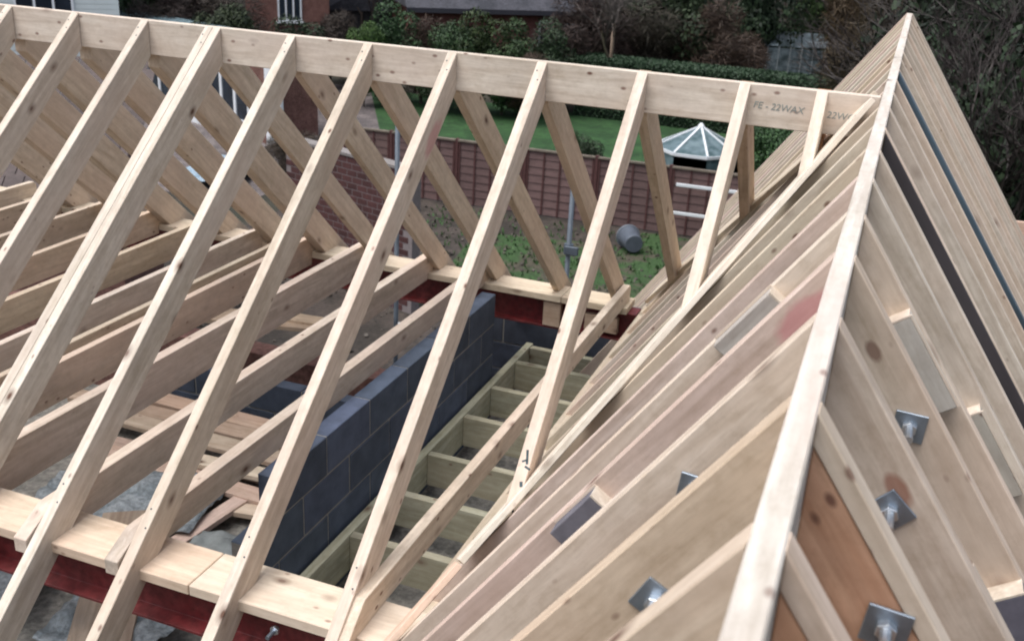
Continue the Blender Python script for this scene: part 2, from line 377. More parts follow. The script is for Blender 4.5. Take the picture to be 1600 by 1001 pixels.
# ---- cross roof (right)
CR = thing("roof_frame", "steeper cross roof frame with close-set rafters meeting the ridge that runs away from us, at right", "roof frame", (XR, 0, PZ))
timber("ridge_board", (XR, -4.6, 0), (XR, 4.12, 0), .038, .17, PINE, CR, color=(.93, .98, 1.05), bev=.003)
ys = [-4.15, -3.80, -3.455, -3.10, -2.765, -2.43, -2.07, -1.755, -1.39, -1.02, -.65, -.26, .12, .48, .84, 1.20, 1.56, 1.92, 2.30, 2.66, 3.02, 3.38, 3.74, 4.10]
D2 = .150
lcol = {-3.455: (1.02, .92, .80), -3.10: (1.03, .92, .80), -2.765: (1.02, .91, .78), -2.43: (1.06, .94, .86), -2.07: (1.06, .90, .85), -1.755: (1.06, .97, .90)}
STAIN2 = wood("pine_crayon_stained", (.53, .455, .39), (.67, .595, .535), stain=(.13, -.05, .21, .10, (.55, .25, .27)))
BIGKNOT = wood("pine_big_knot", (.53, .445, .36), (.65, .57, .48), stain=(.178, -.046, .065, .035, (.13, .05, .03)))
BIGKNOT2 = wood("pine_red_knot", (.54, .45, .37), (.66, .575, .49), stain=(.295, -.045, .085, .040, (.26, .085, .045)))
for k, y in enumerate(ys):
    # left slope
    xe = .12 if y < 1.7 else -.55
    x0 = XR - .019; zz = lambda x, y=y: -t2 * abs(x - XR) + .027
    c = lcol.get(y, None) or (.95 + .05 * math.sin(k * 1.7), .88 + .05 * math.sin(k * 2.9), .80 + .06 * math.sin(k * 1.1))
    mt = STAIN2 if y == -2.07 else (PINE_DIRTY if y == -2.765 else PINE)
    timber("rafter", (x0, y, zz(x0)), (xe, y + .01 * math.sin(k * 3), zz(xe)), T, D2, mt, CR, color=c, cut0='v', cut1='v')
    # right slope
    x0 = XR + .019; x1 = 3.0
    zz = lambda x, y=y: -t2 * abs(x - XR) + .027
    mt = BIGKNOT if y == -2.07 else (BIGKNOT2 if y == -2.43 else PINE)
    c = (1.0, .94, .88) if k % 3 == 0 else ((1.05, .92, .82) if k % 3 == 1 else (.97, .93, .89))
    if y == -2.765: c = (.98, .92, .82)
    if y in (-3.10,): c = (1.0, .84, .76)
    timber("rafter", (x0, y, zz(x0)), (x1, y + .008 * math.sin(k * 2) if y != -2.765 else y, zz(x1)), T, .028 if y in (-2.765, -3.10) else D2, mt, CR, color=c, cut0='v', cut1='v')
# sister boards bolted beside the near right rafters
def along(y, xa, xb, drop, d, mat, col, w=.03, name="sister_board", sgn=1):
    zz = lambda x: -t2 * abs(x - XR) + .027 - drop
    return timber(name, (xa, y, zz(xa)), (xb, y, zz(xb)), w, d, mat, CR, color=col, cut0="v")
along(-2.765, XR + .02, 3.0, .051, .20, ORANGE, (1.15, 1.04, .98), .034)['label'] = 'orange heartwood board under the second right-hand rafter'
along(-3.10, XR + .02, 3.0, .051, .16, ORANGE, (1.2, 1.06, .96), .034)['label'] = 'orange-tinted board under the nearest right-hand rafter'
along(-2.803, XR + .02, 3.0, .19, .14, PINE, (.86, .78, .70), .03)
along(-2.392, XR + .30, 3.0, .008, .06, PINE, (.92, .86, .80), .03)
# dark steel flitch plates in the right slope
along(-.679, XR + .022, 3.0, .006, .15, STEELDARK, None, .014, "flitch_plate")['label'] = "dark brown-black steel plate clamped between right-hand rafters"
along(.78, XR + .022, 2.2, .0, .15, STEELBLUE, None, .07, "flitch_plate")['label'] = "blue-grey steel plate near the far end of the right slope"
# short packing blocks between rafters
def packing(xa, xb, y, w, drop, mat, col, lab=None):
    s = -1 if xb < XR else 1
    zz = lambda x: -t2 * abs(x - XR) + .027 - drop
    M = frame((xa, y, zz(xa)), (xb - xa, 0, zz(xb) - zz(xa)))
    L = (Vector((xb, 0, zz(xb))) - Vector((xa, 0, zz(xa)))).length
    o = mesh_obj("packing_block", box(0, L, -w / 2, w / 2, -.10, 0), mat, CR, M, col, bevel=.002)
    e = mesh_obj("end_grain", box(-.005, -.0005, -w / 2, w / 2, -.10, 0), PINE, o if False else CR, M, (1.12, 1.10, 1.08))
    st = mesh_obj("batten", box(-.004, L, -w / 2, -w / 2 + .006, .0005, .006), PINE, CR, M, (1.12, 1.08, 1.05))
    if lab: o['label'] = lab
    return o
packing(1.135, 1.03, -1.80, .05, .0, BLOCKGREY, (1, .98, .97), "pale grey packing block with knots, high on the left slope")
packing(.850, .765, -2.115, .05, .018, SLATEPACK, (1, .98, 1.0), "slate-grey packing block with a rusty end, low on the left slope")
packing(1.435, 1.565, -1.80, .05, .004, BLOCKGREY, (1, 1, .98), "pale grey packing block beside the big knot on the right slope")
packing(1.725, 1.90, -2.115, .05, .0, SLATEPACK, (.8, .78, .86), "dark slate-grey packing block at the bottom right edge")
packing(1.66, 1.80, -1.435, .05, .03, BLOCKGREY, (.9, .9, .85))
o = mesh_obj("rust_patch", box(.010, .045, -.0268, -.0255, -.078, -.004), two("rust", (.20, .065, .03), (.30, .10, .05), 30), CR,
             frame((.850, -2.115, -t2 * abs(.85 - XR) + .009), (-1, 0, -t2)))
# bolts with square washers through the near rafters
def wbolt(P, rot, ang=0):
    """washer, nut and threaded rod facing -Y"""
    P = Vector(P)
    M = Matrix.Translation(P) @ Matrix.Rotation(ang, 4, 'Z') @ Matrix.Rotation(rot, 4, 'Y')
    o = mesh_obj("bolt_washer", box(-.030, .030, -.005, 0, -.030, .030), ZINC, CR, M, bevel=.001)
    bm = cyl(.015, .014, 6); bmesh.ops.rotate(bm, verts=bm.verts, matrix=Matrix.Rotation(PI / 2, 3, 'X')); bmesh.ops.translate(bm, verts=bm.verts, vec=(0, -.010, 0))
    nut = mesh_obj("nut", bm, ZINC_BRIGHT, CR, M, bevel=.0008)
    bm = cyl(.008, .055, 10); bmesh.ops.rotate(bm, verts=bm.verts, matrix=Matrix.Rotation(PI / 2, 3, 'X')); bmesh.ops.translate(bm, verts=bm.verts, vec=(0, -.036, 0))
    rod = mesh_obj("threaded_rod", bm, ZINC_BRIGHT, CR, M, smooth=False)
    for q in (nut, rod):
        q.parent = o; q.matrix_local = Matrix.Identity(4)
    return o
HY = T / 2 + .001
wbolt((1.118, -2.43 - HY, -.350), .1)
wbolt((1.128, -2.765 - HY, -.350), .5)
wbolt((1.461, -2.07 - HY, -.315), .05)
wbolt((1.436, -2.43 - HY, -.305), .75)
wbolt((1.441, -2.765 - HY, -.292), .1)
# lay boards in the valley, flat on the cross roof's rafters
def layboard(sgn, h0, h1, off, w, mat, col, lift=.030, th=.022):
    a = Vector((XR - .02 - h0 / t2, sgn * h0 / t1, -h0)); b2 = Vector((XR - .02 - h1 / t2, sgn * h1 / t1, -h1))
    n = v2n; d = (b2 - a).normalized(); s = n.cross(d).normalized()
    if s.y * sgn > 0: s = -s           # towards the main ridge line
    a = a + s * off + n * lift; b2 = b2 + s * off + n * lift
    M = frame(a, d, n); L = (b2 - a).length
    return mesh_obj("lay_board", box(0, L, -w / 2, w / 2, -th, 0), mat, CR, M, col, bevel=.002)
lb = layboard(-1, .04, 1.36, .01, .125, PINE, (1.15, 1.17, 1.16)); lb['label'] = "long pale lay board running down the near valley"
lb = layboard(-1, 1.365, 1.66, -.01, .125, PINE, (1.10, .90, .80)); lb['label'] = "short pinkish lay board at the foot of the near valley"
layboard(1, .04, 1.55, .02, .15, PINE, (.95, .92, .84))
# plate and wall under the left feet of the cross roof
mesh_obj("wall_plate", box(0, 3.2, -.05, .05, -.042, 0), PINE, CR, frame((.17, -1.50, PZ - .02), (0, 1, 0)), (.9, .86, .78), bevel=.003)
# plank crossing the far end at right
timber("verge_plank", (2.10, 4.16, -1.40), (4.2, 4.16, -1.38), .03, .22, PINE, CR, color=(1.1, .78, .66))

# ---- block wall
BWL = thing("block_wall", "dark blue-grey concrete block wall running away under the ceiling joists", "wall", (-.785, 0, -3.2))
BL, BH, BW = .388, .19, .092
src = None
mesh_obj("mortar_core", box(-1.18, 1.395, -BW / 2 + .004, BW / 2 - .004, -6 * (BH + .01) + .004, -.206), MORTAR, BWL, frame((-.786, 0, -1.605), (0, 1, 0)))
mesh_obj('mortar_core', box(-.97, 1.395, -BW / 2 + .004, BW / 2 - .004, -.206, -.005), MORTAR, BWL, frame((-.786, 0, -1.605), (0, 1, 0)))
for r in range(6):
    y = 1.398 - (BL / 2 + .005 if r % 2 else 0); zc = -1.605 - r * (BH + .010)
    spans = []
    if r % 2: spans.append((1.398 - BL / 2 + .005, 1.398))
    while y - BL > (-1.0 if r == 0 else -1.35): spans.append((y - BL, y)); y -= BL + .010
    if r % 2 == 0 and r: spans.append((y - BL / 2, y))
    for a, b2 in spans:
        L = b2 - a; g = random.uniform(.80, 1.2); col = (g, g * random.uniform(.98, 1.02), g * random.uniform(.96, 1.04))
        full = abs(L - BL) < .001
        M = frame((-.786 + random.uniform(-.0015, .0015), a, zc), (0, 1, 0))
        if full and src: copy_part(src, BWL, M, col)
        else:
            o = mesh_obj("block", box(0, L, -BW / 2, BW / 2, -BH, 0), BLOCK, BWL, M, col, bevel=.003)
            if full: src = o
# lower cross wall of the same blocks
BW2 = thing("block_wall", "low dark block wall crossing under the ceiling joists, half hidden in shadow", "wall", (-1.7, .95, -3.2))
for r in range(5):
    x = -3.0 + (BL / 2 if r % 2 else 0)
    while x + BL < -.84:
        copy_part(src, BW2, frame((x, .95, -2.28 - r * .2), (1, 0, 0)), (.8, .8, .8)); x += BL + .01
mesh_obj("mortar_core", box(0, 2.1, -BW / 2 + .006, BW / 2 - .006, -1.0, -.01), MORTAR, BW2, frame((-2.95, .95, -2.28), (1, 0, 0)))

# ---- lower floor joists, right of the wall
FJ = thing("floor_frame", "greenish weathered joists laid like a ladder beside the dark block wall, a storey down", "floor frame", (-.4, .3, -2.3))
timber("edge_joist", (-.70, -1.52, -2.14), (-.70, 1.98, -2.14), .045, .19, GREENISH, FJ, color=(1.3, 1.38, 1.3))
timber("edge_joist", (-.13, -1.52, -2.15), (-.13, .05, -2.15), .03, .19, GREENISH, FJ, color=(1.2, 1.2, 1.15))
for y in (1.93, 1.66, 1.245, .825, .345, -.07, -.49, -.90, -1.28):
    timber("floor_joist", (-.676, y, -2.145), (.75, y, -2.145), .045, .185, GREENISH, FJ, color=tint(.08, (1.12, 1.16, 1.10)))
tag(mesh_obj("deck", box(-.74, 2.6, -1.6, 2.0, -2.47, -2.44), DUST, None), kind="structure")

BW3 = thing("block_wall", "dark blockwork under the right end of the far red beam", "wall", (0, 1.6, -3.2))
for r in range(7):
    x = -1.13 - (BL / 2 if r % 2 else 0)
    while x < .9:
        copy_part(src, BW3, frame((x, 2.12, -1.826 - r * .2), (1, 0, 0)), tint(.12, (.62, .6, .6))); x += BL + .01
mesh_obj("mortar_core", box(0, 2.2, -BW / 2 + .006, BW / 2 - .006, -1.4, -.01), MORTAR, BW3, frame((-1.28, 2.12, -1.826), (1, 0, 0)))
# ---- interior deck with building debris, left of the wall
tag(mesh_obj("floor", box(-6.4, -.84, -1.62, .46, -2.34, -2.30), DUST, None), kind="structure")
tag(mesh_obj("floor", box(-6.4, 2.6, -1.62, 1.72, -3.40, -3.35), DUST, None), kind="structure")
pile = 0
def loose(x, y, z, L, rot, w, h, mat, col, label):
    M = Matrix.Translation((x, y, z)) @ Matrix.Rotation(rot, 4, 'Z')
    o = mesh_obj("loose_board", box(-L / 2, L / 2, -w / 2, w / 2, -h, 0), mat, None, M, col, bevel=.002)
    return tag(o, label, "board", "offcut boards on the floor below the joists")
for i, (x, y, z, L, r, w, mt, col, lab) in enumerate([
    (-2.0, .38, -2.235, 1.5, -.02, .13, DARKWOOD, (1.5, 1.4, 1.3), "brown board lying farthest back on the debris floor"),
    (-2.05, .20, -2.21, 1.7, .03, .12, PINE, (.62, .52, .46), "brownish board second from the back on the debris floor"),
    (-1.85, .03, -2.19, 1.6, -.01, .13, PINE, (.66, .60, .54), "grey-brown board in the middle of the debris floor"),
    (-1.9, -.13, -2.23, 1.5, .05, .10, DARKWOOD, (1.3, 1.2, 1.2), "dark narrow board in the middle of the debris floor"),
    (-1.75, -.30, -2.20, 1.3, -.04, .11, PINE, (.82, .68, .64), "pinkish board lying across the debris floor"),
    (-1.35, -.17, -2.17, .8, .06, .10, PINE, (.95, .90, .82), "pale short board next to the dark block wall"),
    (-1.40, -.62, -2.21, .60, 1.45, .085, PINE, (.94, .80, .80), "pink offcut lying lengthways by the near plate"),
    (-1.15, -.40, -2.22, .50, .15, .09, PINE, (.92, .86, .78), "pale offcut beside the foot of the block wall"),
    (-2.45, 1.25, -2.02, 1.0, .25, .22, PINE, (.74, .66, .58), "wide tan board lying high behind the low block wall"),
    (-2.1, 1.36, -2.00, .6, .1, .12, PINE, (.92, .84, .72), "short tan board tucked under the far red beam")]):
    loose(x, y, z, L, r, w, .028, mt, col, lab)
def crumple(name, x, y, z, w, l, mat, label, cat):
    bm = bmesh.new(); bmesh.ops.create_grid(bm, x_segments=24, y_segments=20, size=.5)
    for v in bm.verts:
        v.co.x *= w; v.co.y *= l
        v.co.z = .05 * noise.noise(Vector((v.co.x * 7 + x, v.co.y * 7, y))) + .025 * noise.noise(Vector((v.co.x * 18, v.co.y * 18, z)))
    bmesh.ops.solidify(bm, geom=bm.faces[:], thickness=.004)
    o = mesh_obj(name, bm, mat, None, Matrix.Translation((x, y, z)) @ Matrix.Rotation(.2, 4, 'Z'), smooth=True)
    return tag(o, label, cat)
crumple("plastic_sheet", -1.85, -.60, -2.19, .85, .48, SHEET, "crumpled blue-grey plastic sheet on the debris floor behind the near plate", "sheet")
crumple("plastic_sheet", -1.25, -1.40, -2.16, .5, .35, SHEET, "pale blue sheet showing under the near red beam at bottom left", "sheet")
crumple("plastic_sheet", -1.95, -1.38, -2.16, .5, .4, SHEET, "blue sheet in the bottom left corner below the red beam", "sheet")
crumple("rubble_bag", -1.12, -.86, -2.2, .4, .45, flat("grey_sacking", (.20, .22, .22), .3, 12, .9), "grey flattened rubble sack between near plate and block wall", "sack")
loose(-1.35, -1.30, -2.12, 1.2, -1.0, .24, .03, DARKWOOD, (1.0, 1.0, .95), "wide grey-brown board under the near red beam, bottom left")

# ---- walls of the storeys below
def brickwall(name, x0, x1, y0, y1, z0, z1, label, mat=None):
    return tag(mesh_obj(name, box(x0, x1, y0, y1, z0, z1), mat or BRICKFAR, None), label, "wall")
brickwall("house_wall", -6.4, 2.55, 1.52, 1.70, -6.2, -2.42, "brick outer wall of the house far below the far red beam")
brickwall("house_wall", -6.4, 2.55, -1.72, -1.60, -6.2, -2.42, "brick outer wall of the house below the near red beam")

# ---- scaffold uprights beyond the far eaves
def pole(x, y, z1, label):
    o = thing("scaffold_pole", label, "scaffold pole", (x, y, -6.2), "scaffold poles beyond the far eaves")
    bm = cyl(.017, z1 + 6.2, 14); mesh_obj("tube", bm, PIPE, o, Matrix.Translation((x, y, (z1 - 6.2) / 2)), smooth=True)
    bm = cyl(.034, .07, 10); mesh_obj("coupler", bm, PIPE, o, Matrix.Translation((x, y, z1 - .55)))
    bm = box(-.05, .05, -.012, .012, -.03, .03); mesh_obj("clamp", bm, PIPE, o, Matrix.Translation((x + .03, y - .035, z1 - .55)), bevel=.004)
pole(-1.865, 2.30, -.80, "grey scaffold pole standing in front of the lawn, left one of two")
pole(-.62, 2.45, -1.05, "grey scaffold pole standing in front of the brown fence, right one of two")

# ================================================================= GARDEN AND SURROUNDINGS
G = -6.2
bm = bmesh.new(); bmesh.ops.create_grid(bm, x_segments=90, y_segments=90, size=200)
for v in bm.verts:
    d = math.hypot(v.co.x, v.co.y)
    v.co.z = G + max(0, d - 62) * .16 + (noise.noise(v.co * .03) * 1.5 if d > 62 else 0)
tag(mesh_obj("ground", bm, HILLM, None, smooth=True), kind="structure")
def sheet(name, pts, z, mat):
    bm = bmesh.new(); bm.faces.new([bm.verts.new((x, y, z)) for x, y in pts])
    return tag(mesh_obj(name, bm, mat, None), kind="structure")
sheet("garden_soil", [(-11.5, 2.2), (3, 2.2), (3, 18.2), (-11.5, 18.2)], G + .006, SOIL)
sheet("grass_verge", [(-4.3, 8.5), (2.9, 8.5), (2.9, 18.1), (-3.6, 18.1)], G + .010, ROUGHG)
sheet("grass_verge", [(-6.4, 13.2), (-4.2, 12.6), (-4.0, 16.8), (-6.9, 16.2)], G + .010, ROUGHG)
sheet("lawn", [(-21, 18.35), (4, 18.35), (4, 31), (-23, 31)], G + .006, GRASS)
sheet("patio", [(-30, 15), (-12.5, 15.5), (-12.5, 22.5), (-17.5, 31), (-33, 31)], G + .012, PAVE)
# grass tufts
bm = bmesh.new()
for _ in range(3600):
    if random.random() < .7: x, y = random.uniform(-4.0, 2.4), random.uniform(9, 18)
    else: x, y = random.uniform(-8.5, -4.0), random.uniform(11.5, 17.8)
    a = random.uniform(0, PI); h = random.uniform(.03, .14); w = .03
    v = [bm.verts.new((x + w * math.cos(a), y + w * math.sin(a), G + .01)), bm.verts.new((x - w * math.cos(a), y - w * math.sin(a), G + .01)), bm.verts.new((x + random.uniform(-.06, .06), y + random.uniform(-.06, .06), G + h))]
    bm.faces.new(v)
tag(mesh_obj("grass", bm, leafm("grass_blades", (.025, .07, .015), (.06, .13, .04)), None), "rough winter grass on the garden soil behind the house", "grass", kind="stuff")
bm = bmesh.new()
for _ in range(1500):
    x, y = random.uniform(-10, 2), random.uniform(6, 17.6); s = random.uniform(.015, .07)
    add_ = bmesh.ops.create_cube(bm, size=s, matrix=Matrix.Translation((x, y, G + s * .3)) @ Matrix.Rotation(random.uniform(0, 3), 4, Vector((random.random(), random.random(), 1)).normalized()))
tag(mesh_obj("clods", bm, leafm("clod_soil", (.03, .024, .02), (.10, .085, .07)), None), "clods and stones scattered over the bare garden soil", "soil", kind="stuff")

# ---- fence along the end of the garden
FN = thing("fence", "reddish brown lap panel fence across the end of the garden, in front of the lawn", "fence", (-5, 18.2, G))
FH = 1.50
bmP = bmesh.new()
for k in range(8):
    add(bmP, prism([(0, 0), (1.62, 0), (1.62, .20), (0, .20)], -.012, .0), Matrix.Translation((0, -.004, k * .187)) @ Matrix.Rotation(-.09, 4, 'X'))
for s in range(8):
    x = -11.6 + s * 1.70
    y = 18.2 + .04 * (x + 5)
    M = Matrix.Translation((x, y, G + .03)) @ Matrix.Rotation(.04, 4, 'Z')
    g = random.uniform(.85, 1.15)
    if s == 0: pan = mesh_obj("panel", bmP, FENCEM, FN, M, (g, g, g)); pan0 = pan
    else: pan = copy_part(pan0, FN, M, (g, g * .98, g * 1.02))
    for j in range(5):
        Mb = M @ Matrix.Translation((.01 + j * .39, -.014, 0))
        if s == 0 and j == 0: bt = mesh_obj("batten", box(0, .04, -.02, 0, 0, FH), FENCED, FN, Mb)
        else: copy_part(bt, FN, Mb)
    Mc = M @ Matrix.Translation((0, -.006, FH))
    if s == 0:
        cp = mesh_obj("capping", box(-.01, 1.63, -.05, .04, 0, .04), flat("capping_wood", (.17, .14, .11), .2, 5), FN, Mc)
        ps = mesh_obj("post", box(1.63, 1.70, -.05, .05, 0, FH + .06), FENCED, FN, M)
    else:
        copy_part(cp, FN, Mc); copy_part(ps, FN, M)
# white rails in front of it
for i, (z, lab) in enumerate(((-4.98, "upper white rail on the brown fence by the greenhouse roof"), (-5.62, "lower white rail on the brown fence, near the ground"))):
    o = mesh_obj("white_rail", box(0, 1.55, -.02, .02, -.035, .035), WHITE, None, Matrix.Translation((-2.95, 18.05, z)) @ Matrix.Rotation(.04, 4, 'Z'), bevel=.006)
    tag(o, lab, "rail")

# ---- octagonal glass roof just beyond the fence
GZ = thing("glass_gazebo", "small octagonal glasshouse with white glazing bars behind the fence", "glasshouse", (-3.05, 20.9, G))
R8, ez, az = 1.05, G + 1.50, G + 2.02
cx, cy = -3.05, 20.9
pts = [Vector((cx + R8 * math.cos(PI / 8 + k * PI / 4), cy + R8 * math.sin(PI / 8 + k * PI / 4), ez)) for k in range(8)]
apex = Vector((cx, cy, az))
for k in range(8):
    a, b2 = pts[k], pts[(k + 1) % 8]
    r1 = apex + (a - apex) * .10; r2 = apex + (b2 - apex) * .10
    bm = bmesh.new(); bm.faces.new([bm.verts.new(v) for v in (a, b2, r2, r1)]); bmesh.ops.solidify(bm, geom=bm.faces[:], thickness=.012)
    mesh_obj("roof_pane", bm, GLASSR, GZ)
    timber("glazing_bar", apex + Vector((0, 0, .02)), a + Vector((0, 0, .02)), .05, .035, WHITE, GZ, color=(1, 1, 1), bev=0)
    timber("gutter", a, b2, .07, .07, WHITE, GZ, color=(1, 1, 1), bev=0)
    la, lb2 = a - Vector((0, 0, .07)), b2 - Vector((0, 0, .07))
    bm = bmesh.new(); bm.faces.new([bm.verts.new(v) for v in (la, lb2, Vector((lb2.x, lb2.y, G)), Vector((la.x, la.y, G)))]); bmesh.ops.solidify(bm, geom=bm.faces[:], thickness=.01)
    mesh_obj("wall_pane", bm, GLASSR, GZ)
mesh_obj("finial", cyl(.09, .08, 8, .03), WHITE, GZ, Matrix.Translation(apex + Vector((0, 0, .03))))

# ---- drum lying in the garden
DR = thing("dustbin", "grey plastic dustbin lying on its side on the grass", "dustbin", (-3.5, 16.6, G))
Md = Matrix.Translation((-3.5, 16.6, G + .25)) @ Matrix.Rotation(.5, 4, 'Z') @ Matrix.Rotation(PI / 2, 4, 'X')
mesh_obj("body", cyl(.24, .55, 20, .19), flat("grey_plastic", (.085, .10, .125), .2, 5, .5), DR, Md, bevel=.01)
mesh_obj("rim", cyl(.265, .05, 20), flat("pale_plastic", (.15, .17, .20), .1, 5, .5), DR, Md @ Matrix.Translation((0, 0, -.27)), bevel=.01)
# scraps
for i, (x, y, sx, sy, lab) in enumerate(((-2.4, 16.3, .5, .12, "white scrap of board on the grass beyond the valley"), (-4.9, 9.8, .5, .3, "white crumpled packaging on the soil behind the far plate"), (-5.8, 10.5, .35, .2, "small pale scrap on the soil near the brick garden wall"))):
    o = mesh_obj("scrap", box(-sx / 2, sx / 2, -sy / 2, sy / 2, 0, .05), WHITE, None, Matrix.Translation((x, y, G + .02)) @ Matrix.Rotation(.6 + i, 4, 'Z') @ Matrix.Rotation(.15, 4, 'X'), bevel=.01)
    tag(o, lab, "scrap")

crumple('tarpaulin', -14.3, 17.2, -6.2 + .25, 1.6, 2.6, two('blue_tarpaulin', (.20, .30, .38), (.34, .44, .52), 3, rough=.5), 'pale blue tarpaulin on the patio, glimpsed through the far rafters', 'tarpaulin')
# ---- brick outhouse beyond the far eaves at left
OH = thing("garden_wall", "dark red brick garden wall with pale mortar, seen between the far rafters", "wall", (-6.2, 9.4, G))
bm = box(-1.6, 1.6, 0, .2, 0, 2.55)
MO = Matrix.Translation((-7.55, 11.6, G)) @ Matrix.Rotation(-.30, 4, 'Z')
mesh_obj("mortar_core", bm, flat("pale_mortar", (.22, .19, .19), .15, 20), OH, MO)
bsrc = None
for r in range(22):
    for k in range(13):
        x = -1.6 + k * .25 + (.125 if r % 2 else 0)
        if x + .235 > 1.61: continue
        M = MO @ Matrix.Translation((x, -.006, .02 + r * .115)); g = random.uniform(.7, 1.25)
        if bsrc is None: bsrc = mesh_obj("brick", box(0, .235, 0, .05, 0, .10), BRICKR, OH, M, (g, g, g), bevel=.003)
        else: copy_part(bsrc, OH, M, (g, g * .97, g))
mesh_obj("coping", box(-1.63, 1.63, -.03, .23, 2.55, 2.60), flat("coping_stone", (.22, .2, .19), .2, 8), OH, MO)

# ---- neighbour's tiled extension roof (left, through the far rafters)
NR = thing("tiled_extension", "neighbouring extension with a brown tiled roof, glimpsed between the rafters at far left", "building", (-10, 7.5, G))
MN = Matrix.Translation((-11.5, 6.2, G)) @ Matrix.Rotation(.5, 4, 'Z')
mesh_obj("wall", box(-2.4, 2.8, 0, 3.0, 0, 2.7), BRICKFAR, NR, MN)
tsrc = None
for r in range(11):
    for k in range(20):
        M = MN @ Matrix.Translation((-2.5 + k * .27 + (.13 if r % 2 else 0), -.15 + r * .26, 2.66 + r * .13)) @ Matrix.Rotation(math.radians(26.5), 4, 'X'); g = random.uniform(.75, 1.2)
        if tsrc is None: tsrc = mesh_obj("roof_tile", box(0, .255, 0, .33, .0, .02), TILE, NR, M, (g, g, g))
        else: copy_part(tsrc, NR, M, (g, g, g))

# ---- houses
def window(parent, M, w, h, mull=2, mat=WHITE, cas=.07):
    f = bmesh.new()
    add(f, box(0, w, -.05, .02, 0, cas)); add(f, box(0, w, -.05, .02, h - cas, h))
    for k in range(mull + 1):
        x = (w - cas) * k / mull; add(f, box(x, x + cas, -.048, .02, cas, h - cas))
    add(f, box(-.08, w + .08, -.12, .02, -.07, 0))
    fo = mesh_obj("window", f, mat, parent, M)
    g = mesh_obj("pane", box(.02, w - .02, -.01, .01, .02, h - .02), GLASSD, parent, M)
    g.parent = fo; g.matrix_local = Matrix.Identity(4)
def placed(px_dir, dist): return Vector((1.33 + px_dir[0] * dist, -4.04 + px_dir[1] * dist, G))
def faceM(P, ang): return Matrix.Translation(P) @ Matrix.Rotation(ang, 4, 'Z')
# white weatherboarded house, top left
P = placed((-.655, .756), 36); WH = thing("white_house", "white weatherboarded house with dark windows at the top left corner", "house", P)
ang = math.atan2(.655, .756); M = faceM(P, ang) @ Matrix.Translation((-11, 0, 0))
mesh_obj("wall", box(0, 11, 0, 7, 0, 5.4), CLAD, WH, M)
bm = bmesh.new()
for k in range(34): add(bm, prism([(0, k * .16), (11.02, k * .16), (11.02, k * .16 + .15), (0, k * .16 + .15)], -.03, -.002))
o = mesh_obj("weatherboards", bm, CLAD, WH, M); o['kind'] = "stuff"
mesh_obj("roof", prism([(-.3, 5.4), (7.3, 5.4), (3.5, 8.6)], -11.3, .3), ROOFG, WH, M @ Matrix.Rotation(PI / 2, 4, 'Z'))
for x, w in ((10.0 - 2.0, 1.7), (5.4, .9), (4.2, .9), (2.2, 1.2), (.6, 1.0)): window(WH, M @ Matrix.Translation((x, -.035, 2.28)), w, 1.25, 3 if w > 1.3 else 2)
mesh_obj("door", box(6.6, 7.5, -.06, .0, 0, 2.1), GLASSD, WH, M)
# conservatory beside it
P = Vector((-16.9, 21.5, G)); CV = thing("conservatory", "white framed conservatory glimpsed through the far rafters at left", "conservatory", P)
M = faceM(P, -.34)
for k in range(15):
    x = -8.6 + k * .66
    mesh_obj("frame_post", box(x, x + .11, 0, .1, 0, 2.3), WHITE, CV, M)
    if k < 14: mesh_obj("glass_pane", box(x + .11, x + .66, .04, .06, .5, 2.25), GLASSD, CV, M)
mesh_obj("base_wall", box(-8.6, .75, .02, .12, 0, .5), WHITE, CV, M); mesh_obj("eaves_beam", box(-8.7, .8, -.05, .15, 2.3, 2.42), WHITE, CV, M)
mesh_obj("glass_roof", prism([(-.1, 2.42), (1.9, 2.66), (1.9, 2.70), (-.1, 2.46)], -.8, 8.7), GLASSR, CV, M @ Matrix.Rotation(PI / 2, 4, 'Z'))
mesh_obj("side_wall", box(.8, 1.5, 0, 1.9, 0, 2.5), BRICKFAR, CV, M)
mesh_obj("door", box(1.5, 2.2, 0, .1, 0, 2.3), WHITE, CV, M)
# parked/stored white canopy roof right of the white house
P = placed((-.62, .785), 35); o = mesh_obj("garden_canopy", cyl(1.0, .5, 12, .25), WHITE, None, Matrix.Translation(P + Vector((0, 0, 2.35))), bevel=.05)
tag(o, "white rounded canopy top just right of the white house", "canopy")
# brick house with a white window
P = placed((-.535, .845), 44); BHs = thing("brick_house", "brown brick house with one white window behind the bush, upper left", "house", P)
ang = math.atan2(.555, .832); M = faceM(P, ang)
mesh_obj("wall", box(-1.8, 1.5, 0, 6, 0, 6), BRICKFAR, BHs, M)
mesh_obj("roof", prism([(-.3, 6), (6.3, 6), (3, 8.6)], -1.7, 2.0), ROOFG, BHs, M @ Matrix.Rotation(PI / 2, 4, 'Z'))
window(BHs, M @ Matrix.Translation((-.55, -.03, 1.9)), .95, 1.2, 3)
mesh_obj("lean_to", box(1.5, 5.0, 2, 5, 0, 2.2), flat("dark_shed", (.03, .03, .032), .3, 4), BHs, M)
mesh_obj("lean_to_roof", prism([(1.4, 2.2), (5.1, 2.2), (3.2, 3.3)], 1.8, 5.1), ROOFG, BHs, M)
